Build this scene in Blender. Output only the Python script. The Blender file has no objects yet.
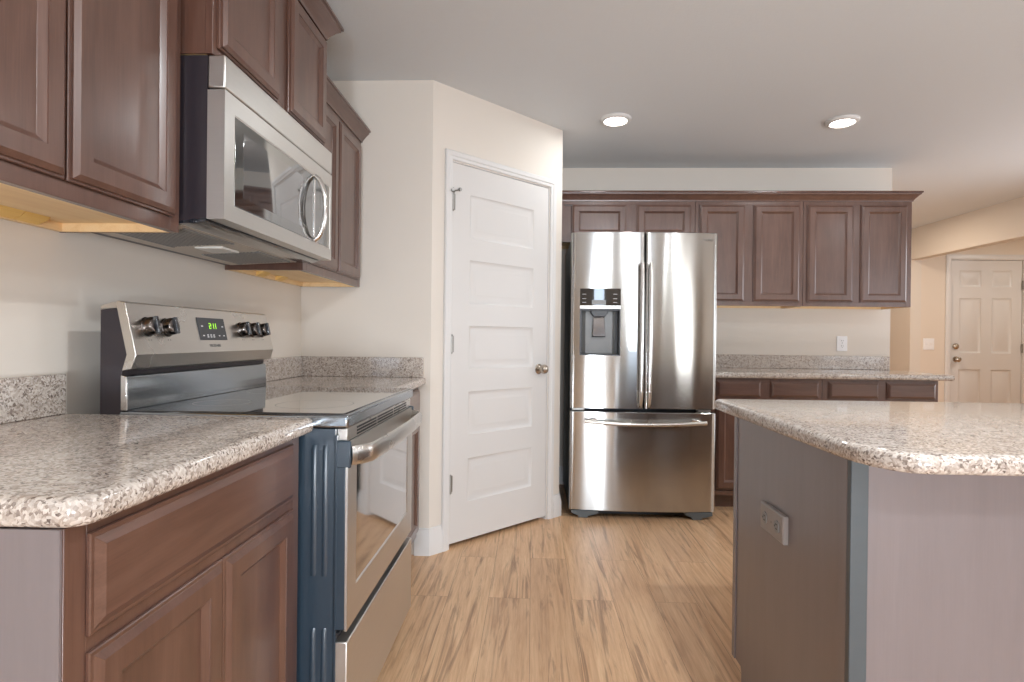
import bpy, bmesh, math, random
from mathutils import Vector, Matrix

random.seed(7)
S = bpy.context.scene
COL = S.collection
PI = math.pi

# ------------------------------------------------------------------ camera
F_PX = 567.5
cam_d = bpy.data.cameras.new('camera')
cam_d.sensor_fit = 'HORIZONTAL'
cam_d.sensor_width = 36.0
cam_d.lens = F_PX / 1024 * 36.0
cam_d.clip_start = 0.05
cam = bpy.data.objects.new('camera', cam_d)
COL.objects.link(cam)
yaw, pit, rol, EYE = 0.0369, -0.0037, 0.0108, 1.1167
cy_, sy_, cp_, sp_, cr_, sr_ = math.cos(yaw), math.sin(yaw), math.cos(pit), math.sin(pit), math.cos(rol), math.sin(rol)
_F = Vector((-sy_*cp_, cy_*cp_, sp_))
_R0 = Vector((cy_, sy_, 0)); _U0 = Vector((sp_*sy_, -sp_*cy_, cp_))
_R = cr_*_R0 + sr_*_U0; _U = -sr_*_R0 + cr_*_U0
cam.matrix_world = Matrix(((_R.x, _U.x, -_F.x, 0), (_R.y, _U.y, -_F.y, 0), (_R.z, _U.z, -_F.z, EYE), (0, 0, 0, 1)))
S.camera = cam

# ------------------------------------------------------------------ world, exposure, daylight
S.view_settings.view_transform = 'Standard'
S.view_settings.look = 'None'
S.view_settings.gamma = 1.0
S.view_settings.use_curve_mapping = False
S.view_settings.exposure = 0.36
S.cycles.max_bounces = 12
S.cycles.diffuse_bounces = 8
S.cycles.glossy_bounces = 6
S.cycles.sample_clamp_indirect = 6.0
S.cycles.caustics_reflective = False
S.cycles.caustics_refractive = False

W = bpy.data.worlds.new('daylight_sky'); S.world = W
W.use_nodes = True
_bg = W.node_tree.nodes['Background']
_bg.inputs[0].default_value = (0.75, 0.85, 1.0, 1); _bg.inputs[1].default_value = 1.2

def area(name, loc, aim, sx, sy, power, color):
    d = bpy.data.lights.new(name, 'AREA'); d.shape = 'RECTANGLE'; d.size = sx; d.size_y = sy
    d.energy = power; d.color = color
    o = bpy.data.objects.new(name, d); COL.objects.link(o); o.location = loc
    o.rotation_euler = Vector(aim).to_track_quat('-Z', 'Y').to_euler()
    return o

DAY = (0.68, 0.82, 1.0)
YR = -3.4            # rear wall (behind the camera)
XRW = 4.37           # far right wall
# daylight standing in the window openings
area('window_daylight', (0.30, YR-0.16, 1.22), (0, 1, 0), .50, 2.1, 22, DAY)
area('window_daylight', (1.70, YR-0.16, 1.22), (0, 1, 0), 1.0, 2.1, 7, (0.66, 0.82, 1.0))
area('window_daylight', (3.60, YR-0.16, 1.45), (0, 1, 0), .4, 1.6, 12, (1.0, 0.97, 0.92))
area('window_daylight', (XRW+0.16, 0.6, 1.45), (-1, 0, 0), 1.8, 1.3, 12, (0.88, 0.96, 1.0))
# added lights: one side window, then uplights behind the rear wall to brighten the ceiling
area('window_daylight', (XRW+0.16, 3.6, 1.4), (-1, 0, 0), 1.4, 1.4, 20, (0.97, 0.97, 1.0))  # lamp of the added side window, brightens the left cabinets
area('added_uplight', (0.30, YR-0.55, .45), (0, 1, .75), .5, .5, 105, (0.86, 0.93, 1.0))
area('added_uplight', (1.70, YR-0.55, .45), (0, 1, .75), 1.1, .5, 125, (0.86, 0.93, 1.0))
LED_POWER = 3.0

# ------------------------------------------------------------------ materials
def srgb(r, g, b):
    def c(v):
        v /= 255.0
        return v/12.92 if v <= 0.04045 else ((v+0.055)/1.055)**2.4
    return (c(r), c(g), c(b), 1)

class NT:
    def __init__(s, name):
        s.m = bpy.data.materials.new(name); s.m.use_nodes = True
        s.t = s.m.node_tree; s.b = s.t.nodes['Principled BSDF']
    def n(s, typ, **kw):
        o = s.t.nodes.new(typ)
        for k, v in kw.items(): setattr(o, k, v)
        return o
    def l(s, a, b): s.t.links.new(a, b)
    def coord(s, scale=(1, 1, 1), rot=(0, 0, 0), src='Object'):
        c = s.n('ShaderNodeTexCoord'); m = s.n('ShaderNodeMapping')
        m.inputs['Scale'].default_value = scale; m.inputs['Rotation'].default_value = rot
        s.l(c.outputs[src], m.inputs['Vector']); return m.outputs[0]
    def noise(s, vec, scale, detail=4, rough=.55, dist=0):
        o = s.n('ShaderNodeTexNoise'); o.inputs['Scale'].default_value = scale
        o.inputs['Detail'].default_value = detail; o.inputs['Roughness'].default_value = rough
        o.inputs['Distortion'].default_value = dist
        if vec is not None: s.l(vec, o.inputs['Vector'])
        return o.outputs['Fac']
    def ramp(s, fac, stops, interp='LINEAR'):
        o = s.n('ShaderNodeValToRGB'); e = o.color_ramp.elements; o.color_ramp.interpolation = interp
        while len(e) < len(stops): e.new(.5)
        for i, (p, c) in enumerate(stops): e[i].position = p; e[i].color = c
        s.l(fac, o.inputs[0]); return o.outputs['Color']
    def mix(s, fac, a, b, mode='MIX'):
        o = s.n('ShaderNodeMix', data_type='RGBA', blend_type=mode)
        for v, i in ((fac, 0), (a, 6), (b, 7)):
            if hasattr(v, 'links') or hasattr(v, 'is_linked'): s.l(v, o.inputs[i])
            else: o.inputs[i].default_value = v
        return o.outputs[2]
    def bump(s, h, strength, dist=.002):
        o = s.n('ShaderNodeBump'); o.inputs['Strength'].default_value = strength; o.inputs['Distance'].default_value = dist
        s.l(h, o.inputs['Height']); s.l(o.outputs[0], s.b.inputs['Normal'])
    def set(s, **kw):
        nm = dict(col='Base Color', rough='Roughness', metal='Metallic', spec='Specular IOR Level', aniso='Anisotropic',
                  anr='Anisotropic Rotation', coat='Coat Weight', coatr='Coat Roughness', em='Emission Color', ems='Emission Strength', trans='Transmission Weight', alpha='Alpha', ior='IOR')
        for k, v in kw.items():
            i = s.b.inputs[nm[k]]
            if hasattr(v, 'is_linked'): s.l(v, i)
            else: i.default_value = v
        return s

def paint(name, c, rough=.6, bscale=260, bs=.12, spec=.3):
    t = NT(name); v = t.coord()
    t.set(col=t.mix(t.noise(v, 2.5, 2), c, tuple(x*.96 for x in c[:3])+(1,)), rough=rough, spec=spec)
    t.bump(t.noise(v, bscale, 2), bs, .001); return t.m

M = {}
M['wall'] = paint('wall_paint', srgb(219, 211, 201), .7)
M['wall_rear'] = paint('rear_wall_paint', srgb(186, 176, 163), .7)
M['wall_entry'] = paint('entry_wall_paint', srgb(222, 210, 196), .7)
t = NT('ceiling_texture'); v = t.coord()
t.set(col=srgb(216, 220, 223), rough=.85, spec=.2)
t.bump(t.noise(v, 90, 5, .65), .45, .004); M['ceiling'] = t.m
M['trim'] = paint('white_trim_paint', srgb(216, 214, 212), .35, 60, .02, .45)
M['door_white'] = paint('white_door_paint', srgb(211, 208, 205), .38, 120, .03, .45)
M['plastic_white'] = paint('white_plastic', srgb(238, 238, 240), .35, 60, .0, .5)

def wood(name, axis, dark, mid, light, rough=.30, coat=.6):
    t = NT(name); sc = [9, 9, 9]; sc[axis] = .9
    v = t.coord(tuple(sc)); g = t.noise(v, 3.0, 6, .6, .6)
    sc2 = [160, 160, 160]; sc2[axis] = 4
    f = t.noise(t.coord(tuple(sc2)), 2, 3, .6)
    b = t.noise(t.coord((3, 3, 3)), 2.0, 3)
    c = t.ramp(g, [(.28, dark), (.5, mid), (.74, light)])
    c = t.mix(.3, c, t.ramp(f, [(.3, dark), (.7, light)]))
    c = t.mix(t.ramp(b, [(.35, (0, 0, 0, 1)), (.7, (.35, .35, .35, 1))]), c, light)
    r = t.n('ShaderNodeMapRange'); r.inputs['To Min'].default_value = rough-.05; r.inputs['To Max'].default_value = rough+.1
    t.l(f, r.inputs['Value'])
    t.set(col=c, rough=r.outputs[0], coat=coat, coatr=.22, spec=.6)
    t.bump(f, .05, .001); return t.m

CD, CM, CL = srgb(70, 45, 36), srgb(88, 59, 48), srgb(106, 76, 64)
for nm, ax in (('x', 0), ('y', 1), ('z', 2)):
    M['cab_'+nm] = wood('brown_stained_wood_'+nm, ax, CD, CM, CL)
M['maple'] = wood('pale_maple_'+'ply', 1, srgb(214, 178, 128), srgb(230, 198, 150), srgb(240, 214, 170), .55, 0)
M['pine'] = wood('raw_pine', 1, srgb(205, 160, 80), srgb(226, 184, 104), srgb(238, 202, 128), .6, 0)
M['panel'] = wood('smooth_brown_panel', 2, srgb(112, 103, 104), srgb(117, 108, 109), srgb(122, 113, 114), .36, .4)

def granite(name, scale=250):
    t = NT(name); v = t.coord()
    d = t.n('ShaderNodeVectorMath', operation='MULTIPLY_ADD')
    nz = t.n('ShaderNodeTexNoise'); nz.inputs['Scale'].default_value = 60; t.l(v, nz.inputs['Vector'])
    t.l(nz.outputs['Color'], d.inputs[0]); d.inputs[1].default_value = (.012, .012, .012); t.l(v, d.inputs[2])
    vo = t.n('ShaderNodeTexVoronoi'); vo.inputs['Scale'].default_value = scale; t.l(d.outputs[0], vo.inputs['Vector'])
    sep = t.n('ShaderNodeSeparateColor'); t.l(vo.outputs['Color'], sep.inputs[0])
    c = t.ramp(sep.outputs[0], [(0, srgb(98, 86, 80)), (.14, srgb(138, 125, 116)), (.36, srgb(172, 160, 150)), (.62, srgb(188, 177, 167)), (.85, srgb(208, 200, 192))])
    n2 = t.noise(v, 48, 5, .65, 1.2)
    c = t.mix(t.ramp(n2, [(.36, (.5, .5, .5, 1)), (.5, (0, 0, 0, 1))]), c, srgb(150, 138, 130))
    n3 = t.noise(v, 36, 4, .6, .8)
    c = t.mix(t.ramp(n3, [(.5, (0, 0, 0, 1)), (.68, (.65, .65, .65, 1))]), c, srgb(206, 198, 190))
    t.set(col=c, rough=.09, spec=.6); return t.m
M['granite'] = granite('speckled_granite')

def steel(name, c, rough=.24, aniso=.55, tangent='Z', rotv=.25, sc=(1.5, 1.5, 260), wave=0):
    t = NT(name); f = t.noise(t.coord(sc), 3, 3, .6)
    b = t.noise(t.coord((2, 2, 2)), 2, 3)
    r = t.n('ShaderNodeMapRange'); r.inputs['To Min'].default_value = rough*.85; r.inputs['To Max'].default_value = rough*1.25
    t.l(b, r.inputs['Value'])
    t.set(col=t.mix(f, c, tuple(x*.9 for x in c[:3])+(1,)), metal=1.0, rough=r.outputs[0], aniso=aniso, anr=rotv)
    tg = t.n('ShaderNodeTangent', direction_type='RADIAL', axis=tangent); t.l(tg.outputs[0], t.b.inputs['Tangent'])
    if wave:
        w = t.noise(t.coord((5, .0, .55)), 1.0, 0.5, .4)
        b1 = t.n('ShaderNodeBump'); b1.inputs['Strength'].default_value = wave; b1.inputs['Distance'].default_value = .012; t.l(w, b1.inputs['Height'])
        b2 = t.n('ShaderNodeBump'); b2.inputs['Strength'].default_value = .012; b2.inputs['Distance'].default_value = .0005; t.l(f, b2.inputs['Height'])
        t.l(b1.outputs[0], b2.inputs['Normal']); t.l(b2.outputs[0], t.b.inputs['Normal'])
    else: t.bump(f, .012, .0005)
    return t.m
M['steel'] = steel('brushed_stainless', (.53, .525, .51, 1), .145, 1.0, wave=.42)
M['steel_y'] = steel('brushed_stainless_range', (.66, .63, .59, 1), .27, .3)
M['steel_dull'] = steel('satin_stainless_panel', (.70, .68, .65, 1), .36, .2)
M['chrome'] = NT('polished_handle_steel').set(col=(.72, .70, .68, 1), metal=1, rough=.16).m
M['nickel'] = NT('satin_nickel').set(col=(.50, .44, .37, 1), metal=1, rough=.25).m
M['hinge'] = NT('hinge_steel').set(col=(.34, .33, .31, 1), metal=1, rough=.4).m

def simple(name, c, rough=.4, **kw):
    t = NT(name); v = t.coord()
    t.set(col=t.mix(t.noise(v, 40, 2), c, tuple(x*.9 for x in c[:3])+(1,)), rough=rough, **kw); return t.m
M['black_glass'] = simple('black_glass', (.012, .012, .014, 1), .04, spec=.9, coat=1.0, coatr=.02)
M['mirror_glass'] = simple('dark_mirror_glass', (.03, .03, .032, 1), .05, spec=1.0, coat=1.0, coatr=.02, ior=2.2)
M['black_gloss'] = simple('glossy_black_enamel', (.018, .02, .026, 1), .14, spec=.7, coat=.6, coatr=.08)
M['oven_glass'] = NT('reflective_oven_glass').set(col=(.62, .62, .63, 1), metal=1, rough=.05).m
M['micro_glass'] = NT('reflective_microwave_glass').set(col=(.34, .345, .34, 1), metal=1, rough=.05).m
M['knob'] = NT('dark_polished_knob').set(col=(.16, .14, .13, 1), metal=1, rough=.16).m
M['cook_edge'] = NT('polished_cooktop_edge').set(col=(.30, .33, .36, 1), metal=1, rough=.14).m
M['taupe'] = simple('taupe_plastic', srgb(150, 142, 138), .35)
M['range_side'] = simple('blue_black_enamel', (.028, .048, .07, 1), .28, spec=.7)
M['black'] = simple('matte_black', (.012, .012, .013, 1), .5)
M['dark_purple'] = simple('dark_enamel_case', (.03, .024, .03, 1), .3)
M['grey_case'] = simple('grey_painted_steel', (.12, .14, .15, 1), .4)
M['grey_dark'] = simple('dark_grey_plastic', (.05, .05, .055, 1), .4)
M['grey_light'] = simple('light_grey_plastic', (.5, .5, .5, 1), .4)
M['grey_mid'] = simple('mid_grey_plastic', (.24, .24, .235, 1), .35)
M['under_metal'] = simple('grey_enamel_underside', (.58, .52, .45, 1), .38)
M['lens'] = simple('lamp_lens', (.85, .84, .8, 1), .3)
M['white_mark'] = simple('white_print', (.75, .75, .75, 1), .5)
M['grey_mark'] = simple('grey_print', (.20, .19, .18, 1), .5)
M['daylit_strip'] = simple('daylight_tinted_strip', (.075, .09, .10, 1), .35)  # bluish daylight reflection put into the colour of the brown trim
t = NT('green_display_digits'); t.set(col=(.2, .6, .05, 1), em=(.45, .95, .02, 1), ems=.9); M['green'] = t.m
t = NT('led_lens'); t.set(col=(.9, .9, .88, 1), em=(1.0, .94, .84, 1), ems=14.0); M['led'] = t.m
t = NT('gasket_dark'); t.set(col=(.02, .025, .035, 1), rough=.6); M['gasket'] = t.m

# vinyl plank floor: planks run away from the camera
t = NT('vinyl_plank_floor')
v = t.coord((1, 1, 1), (0, 0, PI/2))
br = t.n('ShaderNodeTexBrick'); br.offset = .37; br.offset_frequency = 2
for k, x in (('Color1', (0, 0, 0, 1)), ('Color2', (1, 1, 1, 1)), ('Mortar', (.5, .5, .5, 1)), ('Scale', 1.0), ('Mortar Size', .0007), ('Mortar Smooth', .0), ('Bias', 0.0), ('Brick Width', 1.22), ('Row Height', .178)):
    br.inputs[k].default_value = x
t.l(v, br.inputs['Vector'])
rnd = br.outputs['Color']
vm = t.n('ShaderNodeVectorMath', operation='MULTIPLY_ADD'); t.l(rnd, vm.inputs[0]); vm.inputs[1].default_value = (7, 13, 5); t.l(t.coord((1, 1, 1)), vm.inputs[2])
def stretched(sx, sy):
    m = t.n('ShaderNodeMapping'); m.inputs['Scale'].default_value = (sx, sy, 1); t.l(vm.outputs[0], m.inputs['Vector']); return m.outputs[0]
g1 = t.noise(stretched(9, .8), 1.6, 7, .64, 1.6)
g2 = t.noise(stretched(55, 2.2), 2.0, 5, .7, .8)
g3 = t.noise(stretched(15, .8), 1.3, 6, .64, 2.2)
c = t.ramp(g1, [(.26, srgb(170, 127, 92)), (.45, srgb(214, 170, 128)), (.62, srgb(232, 193, 150)), (.8, srgb(240, 207, 168))])
c = t.mix(.42, c, t.ramp(g2, [(.3, srgb(170, 127, 92)), (.7, srgb(238, 204, 168))]))
c = t.mix(t.ramp(g3, [(.34, (.75, .75, .75, 1)), (.48, (0, 0, 0, 1))]), c, srgb(132, 97, 72))
c = t.mix(t.ramp(rnd, [(0, (.28, .28, .28, 1)), (1, (0, 0, 0, 1))]), c, srgb(176, 136, 106))
c = t.mix(br.outputs['Fac'], c, srgb(140, 106, 82))
t.set(col=c, rough=.34, spec=.45); t.bump(g2, .08, .001); M['floor'] = t.m

# ------------------------------------------------------------------ mesh helper
def frame(o, u, n):
    u = Vector(u).normalized(); n = Vector(n).normalized(); w = Vector((0, 0, 1)); o = Vector(o)
    return Matrix(((u.x, w.x, n.x, o.x), (u.y, w.y, n.y, o.y), (u.z, w.z, n.z, o.z), (0, 0, 0, 1)))

class MB:
    def __init__(s, Mx=None):
        s.bm = bmesh.new(); s.M = Mx or Matrix.Identity(4); s.mi = 0
    def v(s, p): return s.bm.verts.new(s.M @ Vector(p))
    def f(s, vs):
        try: q = s.bm.faces.new(vs)
        except ValueError: return
        q.material_index = s.mi
    def loops(s, loops, closed=True, cap0=True, cap1=True, wrap=False):
        L = [[s.v(p) for p in lp] for lp in loops]
        n = len(L[0]); rng = range(n if closed else n-1)
        pairs = list(zip(L[:-1], L[1:]))
        if wrap: pairs.append((L[-1], L[0]))
        for a, b in pairs:
            for i in rng: s.f([a[i], a[(i+1) % n], b[(i+1) % n], b[i]])
        if not wrap:
            if cap0: s.f(list(reversed(L[0])))
            if cap1: s.f(L[-1])
        return s
    def box(s, x0, x1, y0, y1, z0, z1):
        a = [(x0, y0), (x1, y0), (x1, y1), (x0, y1)]
        return s.loops([[(x, y, z0) for x, y in a], [(x, y, z1) for x, y in a]])
    def rings(s, u0, v0, u1, v1, rings, cap=True, back=True):
        return s.loops([[(u0+i, v0+i, n), (u1-i, v0+i, n), (u1-i, v1-i, n), (u0+i, v1-i, n)] for i, n in rings], cap0=back, cap1=cap)
    def prism(s, pts, a0, a1, axis):
        def P(p, a):
            return {'x': (a, p[0], p[1]), 'y': (p[0], a, p[1]), 'z': (p[0], p[1], a)}[axis]
        return s.loops([[P(p, a0) for p in pts], [P(p, a1) for p in pts]])
    def slab(s, u0, v0, u1, v1, n0, n1, panels, rings):
        us = sorted({u0, u1} | {p[0] for p in panels} | {p[2] for p in panels})
        vs = sorted({v0, v1} | {p[1] for p in panels} | {p[3] for p in panels})
        for i in range(len(us)-1):
            for j in range(len(vs)-1):
                a, b, c, d = us[i], vs[j], us[i+1], vs[j+1]
                hit = any(abs(p[0]-a) < 1e-6 and abs(p[1]-b) < 1e-6 for p in panels)
                if hit: s.rings(a, b, c, d, [(k, n1+h) for k, h in rings], back=False)
                else: s.f([s.v((a, b, n1)), s.v((c, b, n1)), s.v((c, d, n1)), s.v((a, d, n1))])
        s.loops([[(u0, v0, n0), (u1, v0, n0), (u1, v1, n0), (u0, v1, n0)], [(u0, v0, n1), (u1, v0, n1), (u1, v1, n1), (u0, v1, n1)]], cap1=False)
        bmesh.ops.remove_doubles(s.bm, verts=s.bm.verts, dist=1e-6)
        return s
    def cyl(s, p0, p1, r0, r1=None, n=24):
        r1 = r0 if r1 is None else r1
        return s.lathe(p0, p1, [(0, r0), (1, r1)], n)
    def lathe(s, p0, p1, prof, n=24):
        p0 = Vector(p0); d = Vector(p1)-p0; a = d.normalized()
        x = a.orthogonal().normalized(); y = a.cross(x)
        return s.loops([[p0+d*tt+(x*math.cos(2*PI*k/n)+y*math.sin(2*PI*k/n))*r for k in range(n)] for tt, r in prof])
    def tube(s, pts, r, n=12, up=(0, 0, 1), flat=1.0):
        pts = [Vector(p) for p in pts]; L = []
        rs = r if isinstance(r, (list, tuple)) else [r]*len(pts)
        for i, p in enumerate(pts):
            d = (pts[min(i+1, len(pts)-1)]-pts[max(i-1, 0)]).normalized()
            x = d.cross(Vector(up))
            x = d.orthogonal().normalized() if x.length < 1e-4 else x.normalized()
            y = x.cross(d)
            L.append([p+x*math.cos(2*PI*k/n)*rs[i]+y*math.sin(2*PI*k/n)*rs[i]*flat for k in range(n)])
        return s.loops(L)
    def sweep(s, path, prof, fn):
        """path: 2D points; prof: (out, h) closed polygon; fn(a, b, h) -> 3D. Outward is to the right of the path."""
        P = [Vector(p) for p in path]; L = []
        for i, p in enumerate(P):
            ds = []
            if i > 0: ds.append((p-P[i-1]).normalized())
            if i < len(P)-1: ds.append((P[i+1]-p).normalized())
            ns = [Vector((d.y, -d.x)) for d in ds]
            m = ns[0] if len(ns) == 1 else (ns[0]+ns[1])/(1+ns[0].dot(ns[1]))
            L.append([fn(p.x+m.x*o, p.y+m.y*o, h) for o, h in prof])
        return s.loops(L)
    def build(s, name, mats, parent=None, bevel=0, seg=2, smooth=38, loc=None, **props):
        bm = s.bm
        bmesh.ops.recalc_face_normals(bm, faces=bm.faces)
        base = Vector(loc) if loc is not None else Vector()
        inv = Matrix.Translation(-base)
        if parent is not None: inv = wmat(parent).inverted()
        bm.transform(inv)
        me = bpy.data.meshes.new(name); bm.to_mesh(me); bm.free()
        for m in (mats if isinstance(mats, (list, tuple)) else [mats]): me.materials.append(M[m])
        if smooth:
            me.shade_smooth(); me.set_sharp_from_angle(angle=math.radians(smooth))
        o = bpy.data.objects.new(name, me); COL.objects.link(o)
        if parent is not None: o.parent = parent
        else: o.location = base
        if bevel:
            b = o.modifiers.new('edge_rounding', 'BEVEL'); b.width = bevel; b.segments = seg
            b.limit_method = 'ANGLE'; b.angle_limit = math.radians(40)
        for k, x in props.items(): o[k] = x
        return o

def wmat(o):
    m = o.matrix_basis.copy()
    while o.parent is not None:
        o = o.parent; m = o.matrix_basis @ m
    return m

def thing(name, label, cat, loc, group=None):
    o = bpy.data.objects.new(name, None); COL.objects.link(o); o.location = loc
    o.empty_display_size = .1
    o['label'] = label; o['category'] = cat
    if group: o['group'] = group
    return o

def text_mesh(body, size, Mx, name, mat, parent, depth=.0003, **kw):
    c = bpy.data.curves.new('lettering', 'FONT'); c.body = body; c.size = size; c.extrude = depth
    c.align_x = 'CENTER'; c.align_y = 'CENTER'
    o = bpy.data.objects.new('lettering', c); COL.objects.link(o)
    bpy.context.view_layer.update()
    me = bpy.data.meshes.new_from_object(o.evaluated_get(bpy.context.evaluated_depsgraph_get()))
    COL.objects.unlink(o); bpy.data.objects.remove(o)
    me.transform(wmat(parent).inverted() @ Mx); me.name = name
    me.materials.clear(); me.materials.append(M[mat])
    r = bpy.data.objects.new(name, me); COL.objects.link(r); r.parent = parent
    for k, x in kw.items(): r[k] = x
    return r

def arc(cx, cy, r, a0, a1, n=6):
    return [(cx+r*math.cos(math.radians(a0+(a1-a0)*i/n)), cy+r*math.sin(math.radians(a0+(a1-a0)*i/n))) for i in range(n+1)]

STRUCT = dict(kind='structure')

# ------------------------------------------------------------------ room shell
XL, YF, XC, XE, YE, YB, XR, ZC = -1.203, 2.900, -0.525, 0.175, 3.609, 4.397, 2.70, 2.44
YN = 6.75            # entry-door wall
MB().box(XL-.15, 7.2, YR-.15, 8.2, -.12, 0).build('floor', 'floor', **STRUCT)
MB().box(XL-.15, 7.2, YR-.15, 8.2, ZC, ZC+.12).build('ceiling', 'ceiling', **STRUCT)
MB().box(XL-.12, XL, YR-.15, YB+.12, 0, ZC).build('wall_left', 'wall', **STRUCT)
MB().box(XL, XC, YF, YF+.12, 0, ZC).build('wall_range_end', 'wall', **STRUCT)

PT = Vector((XE-XC, YE-YF, 0)); PL = PT.length; PT.normalize()
PN = Vector((PT.y, -PT.x, 0))
PF = frame((XC, YF, 0), PT, PN)
b = MB(PF)
OP0, OP1, OPZ = .128, .880, 2.056
b.box(0, OP0, 0, ZC, -.11, 0); b.box(OP1, PL, 0, ZC, -.11, 0); b.box(OP0, OP1, OPZ, ZC, -.11, 0)
b.build('wall_pantry', 'wall', **STRUCT)
MB().box(XE-.11, XE, YE+.0, YB, 0, ZC).build('wall_fridge_side', 'wall', **STRUCT)
MB().box(XL, XR, YB, YB+.12, 0, ZC).build('wall_back', 'wall', **STRUCT)
MB().box(XR-.12, XR, YB+.12, 7.6, 0, ZC).build('wall_back_return', 'wall', **STRUCT)
MB().box(XR-.12, XRW, 7.6, 7.72, 0, ZC).build('wall_far', 'wall', **STRUCT)
# far right wall: opening to the entry hall, a window nearer than the camera sees, and one added for its light
JY, JY0, HZ = YN, 4.75, 2.085
b = MB(); b.box(XRW, XRW+.12, JY, 7.6, 0, ZC); b.box(XRW, XRW+.12, JY0, JY, HZ, ZC)
b.box(XRW, XRW+.12, 1.5, 2.9, 0, ZC); b.box(XRW, XRW+.12, 4.3, JY0, 0, ZC); b.box(XRW, XRW+.12, 2.9, 4.3, 0, .7); b.box(XRW, XRW+.12, 2.9, 4.3, 2.1, ZC)
b.box(XRW, XRW+.12, YR-.12, -.3, 0, ZC); b.box(XRW, XRW+.12, -.3, 1.5, 0, .8); b.box(XRW, XRW+.12, -.3, 1.5, 2.1, ZC)
b.build('wall_right', 'wall', **STRUCT)
DX0, DX1, DZ = 4.826, 5.632, 2.085
b = MB(); b.box(XRW+.12, DX0-.02, YN, YN+.12, 0, ZC); b.box(DX1+.02, 7.2, YN, YN+.12, 0, ZC); b.box(DX0-.02, DX1+.02, YN, YN+.12, DZ+.02, ZC)
b.build('wall_entry', 'wall_entry', **STRUCT)
MB().box(7.0, 7.12, 4.6, YN, 0, ZC).build('wall_entry_side', 'wall_entry', **STRUCT)
MB().box(XRW+.12, 7.0, 4.6, JY0-.02, 0, ZC).build('wall_entry_near', 'wall_entry', **STRUCT)
# rear wall with two windows (behind the camera)
WN = [(.06, .54, .15, 2.25), (1.22, 2.18, .15, 2.25), (3.37, 3.83, .65, 2.25)]
b = MB(); xs = [XL] + [q for w in WN for q in w[:2]] + [XRW]
for q in range(0, len(xs), 2): b.box(xs[q], xs[q+1], YR-.12, YR, 0, ZC)
for x0, x1, z0, z1 in WN: b.box(x0, x1, YR-.12, YR, 0, z0); b.box(x0, x1, YR-.12, YR, z1, ZC)
b.build('wall_rear', 'wall_rear', **STRUCT)
for i, (x0, x1, z0, z1) in enumerate(WN):
    b = MB(); xm = (x0+x1)/2
    for a0, a1, c0, c1 in ((x0, x0+.05, z0, z1), (x1-.05, x1, z0, z1), (x0, x1, z0, z0+.05), (x0, x1, z1-.05, z1)):
        b.box(a0, a1, YR-.10, YR-.03, c0, c1)
    b.build('window_%d' % (i+1), 'trim', **STRUCT)
b = MB()
for a0, a1, c0, c1 in ((-.3, -.25, .8, 2.1), (1.45, 1.5, .8, 2.1), (-.3, 1.5, .8, .85), (-.3, 1.5, 2.05, 2.1), (.57, .63, .8, 2.1)):
    b.box(XRW+.03, XRW+.10, a0, a1, c0, c1)
b.build('window_4', 'trim', **STRUCT)
b = MB()
for a0, a1, c0, c1 in ((2.9, 2.95, .7, 2.1), (4.25, 4.3, .7, 2.1), (2.9, 4.3, .7, .75), (2.9, 4.3, 2.05, 2.1), (3.57, 3.63, .7, 2.1)):
    b.box(XRW+.03, XRW+.10, a0, a1, c0, c1)
b.build('window_5', 'trim', **STRUCT)  # unseen window, added to let light onto the left cabinets

# baseboards
BBP = [(0, 0), (.016, 0), (.016, .088), (.012, .098), (.012, .112), (.006, .124), (.006, .135), (0, .138)]
def base(name, path):
    MB().sweep(path, BBP, lambda a, b_, h: (a, b_, h)).build(name, 'trim', **STRUCT)
pp = lambda s: (XC+PT.x*s, YF+PT.y*s)
base('baseboard_left', [(-.598, YF), (XC, YF), pp(.0765)])
base('baseboard_pantry', [pp(.9315), (XE, YE), (XE, YB)])
base('baseboard_back', [(XE+.016, YB), (1.15, YB)])
base('baseboard_entry', [(XRW, 7.6), (XRW, YN), (4.76, YN)])

# ------------------------------------------------------------------ pantry door (in the angled wall)
d1 = bpy.data.objects.new('door_1', None); COL.objects.link(d1); d1.location = PF @ Vector((OP0, 0, 0)); d1['kind'] = 'structure'
b = MB(PF)
CP = [(0, 0), (0, .009), (.006, .013), (.016, .013), (.020, .017), (.042, .017), (.047, .012), (.047, 0)]
b.sweep([(OP0-.004, 0.0), (OP0-.004, OPZ+.004), (OP1+.004, OPZ+.004), (OP1+.004, 0.0)][::-1], [(o, h) for o, h in CP], lambda a, b_, h: (a, b_, h))
b.build('casing', 'trim', d1)
b = MB(PF)
b.box(OP0-.012, OP0+.001, 0, OPZ, -.11, -.001); b.box(OP1-.005, OP1+.002, 0, OPZ, -.11, -.001); b.box(OP0, OP1, OPZ-.004, OPZ+.002, -.11, -.001)
b.box(OP0+.001, OP0+.012, 0, OPZ-.004, -.075, -.045); b.box(OP1-.018, OP1-.005, 0, OPZ-.004, -.075, -.045); b.box(OP0+.012, OP1-.018, OPZ-.018, OPZ-.004, -.075, -.045)
b.build('jamb', 'trim', d1)
PR = [(0, 0), (.004, -.004), (.014, -.009), (.020, -.010), (.048, -.002), (.052, -.002)]
pan = [(.254, zt-.236, .749, zt) for zt in (1.897, 1.543, 1.186, .826, .463)]
dl = MB(PF).slab(OP0+.004, .022, OP1-.008, OPZ-.006, -.038, -.003, pan, PR).build('door_panel', 'door_white', d1)
KZ = .935; ks = .802
b = MB(PF)
b.lathe((ks, KZ, -.004), (ks, KZ, .062), [(0, .031), (.07, .031), (.12, .026), (.14, .013), (.38, .012), (.48, .020), (.60, .027), (.76, .029), (.92, .024), (1, .012)], 28)
b.build('door_knob', 'nickel', d1)
hs, hn = OP0+.003, .0055
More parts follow.
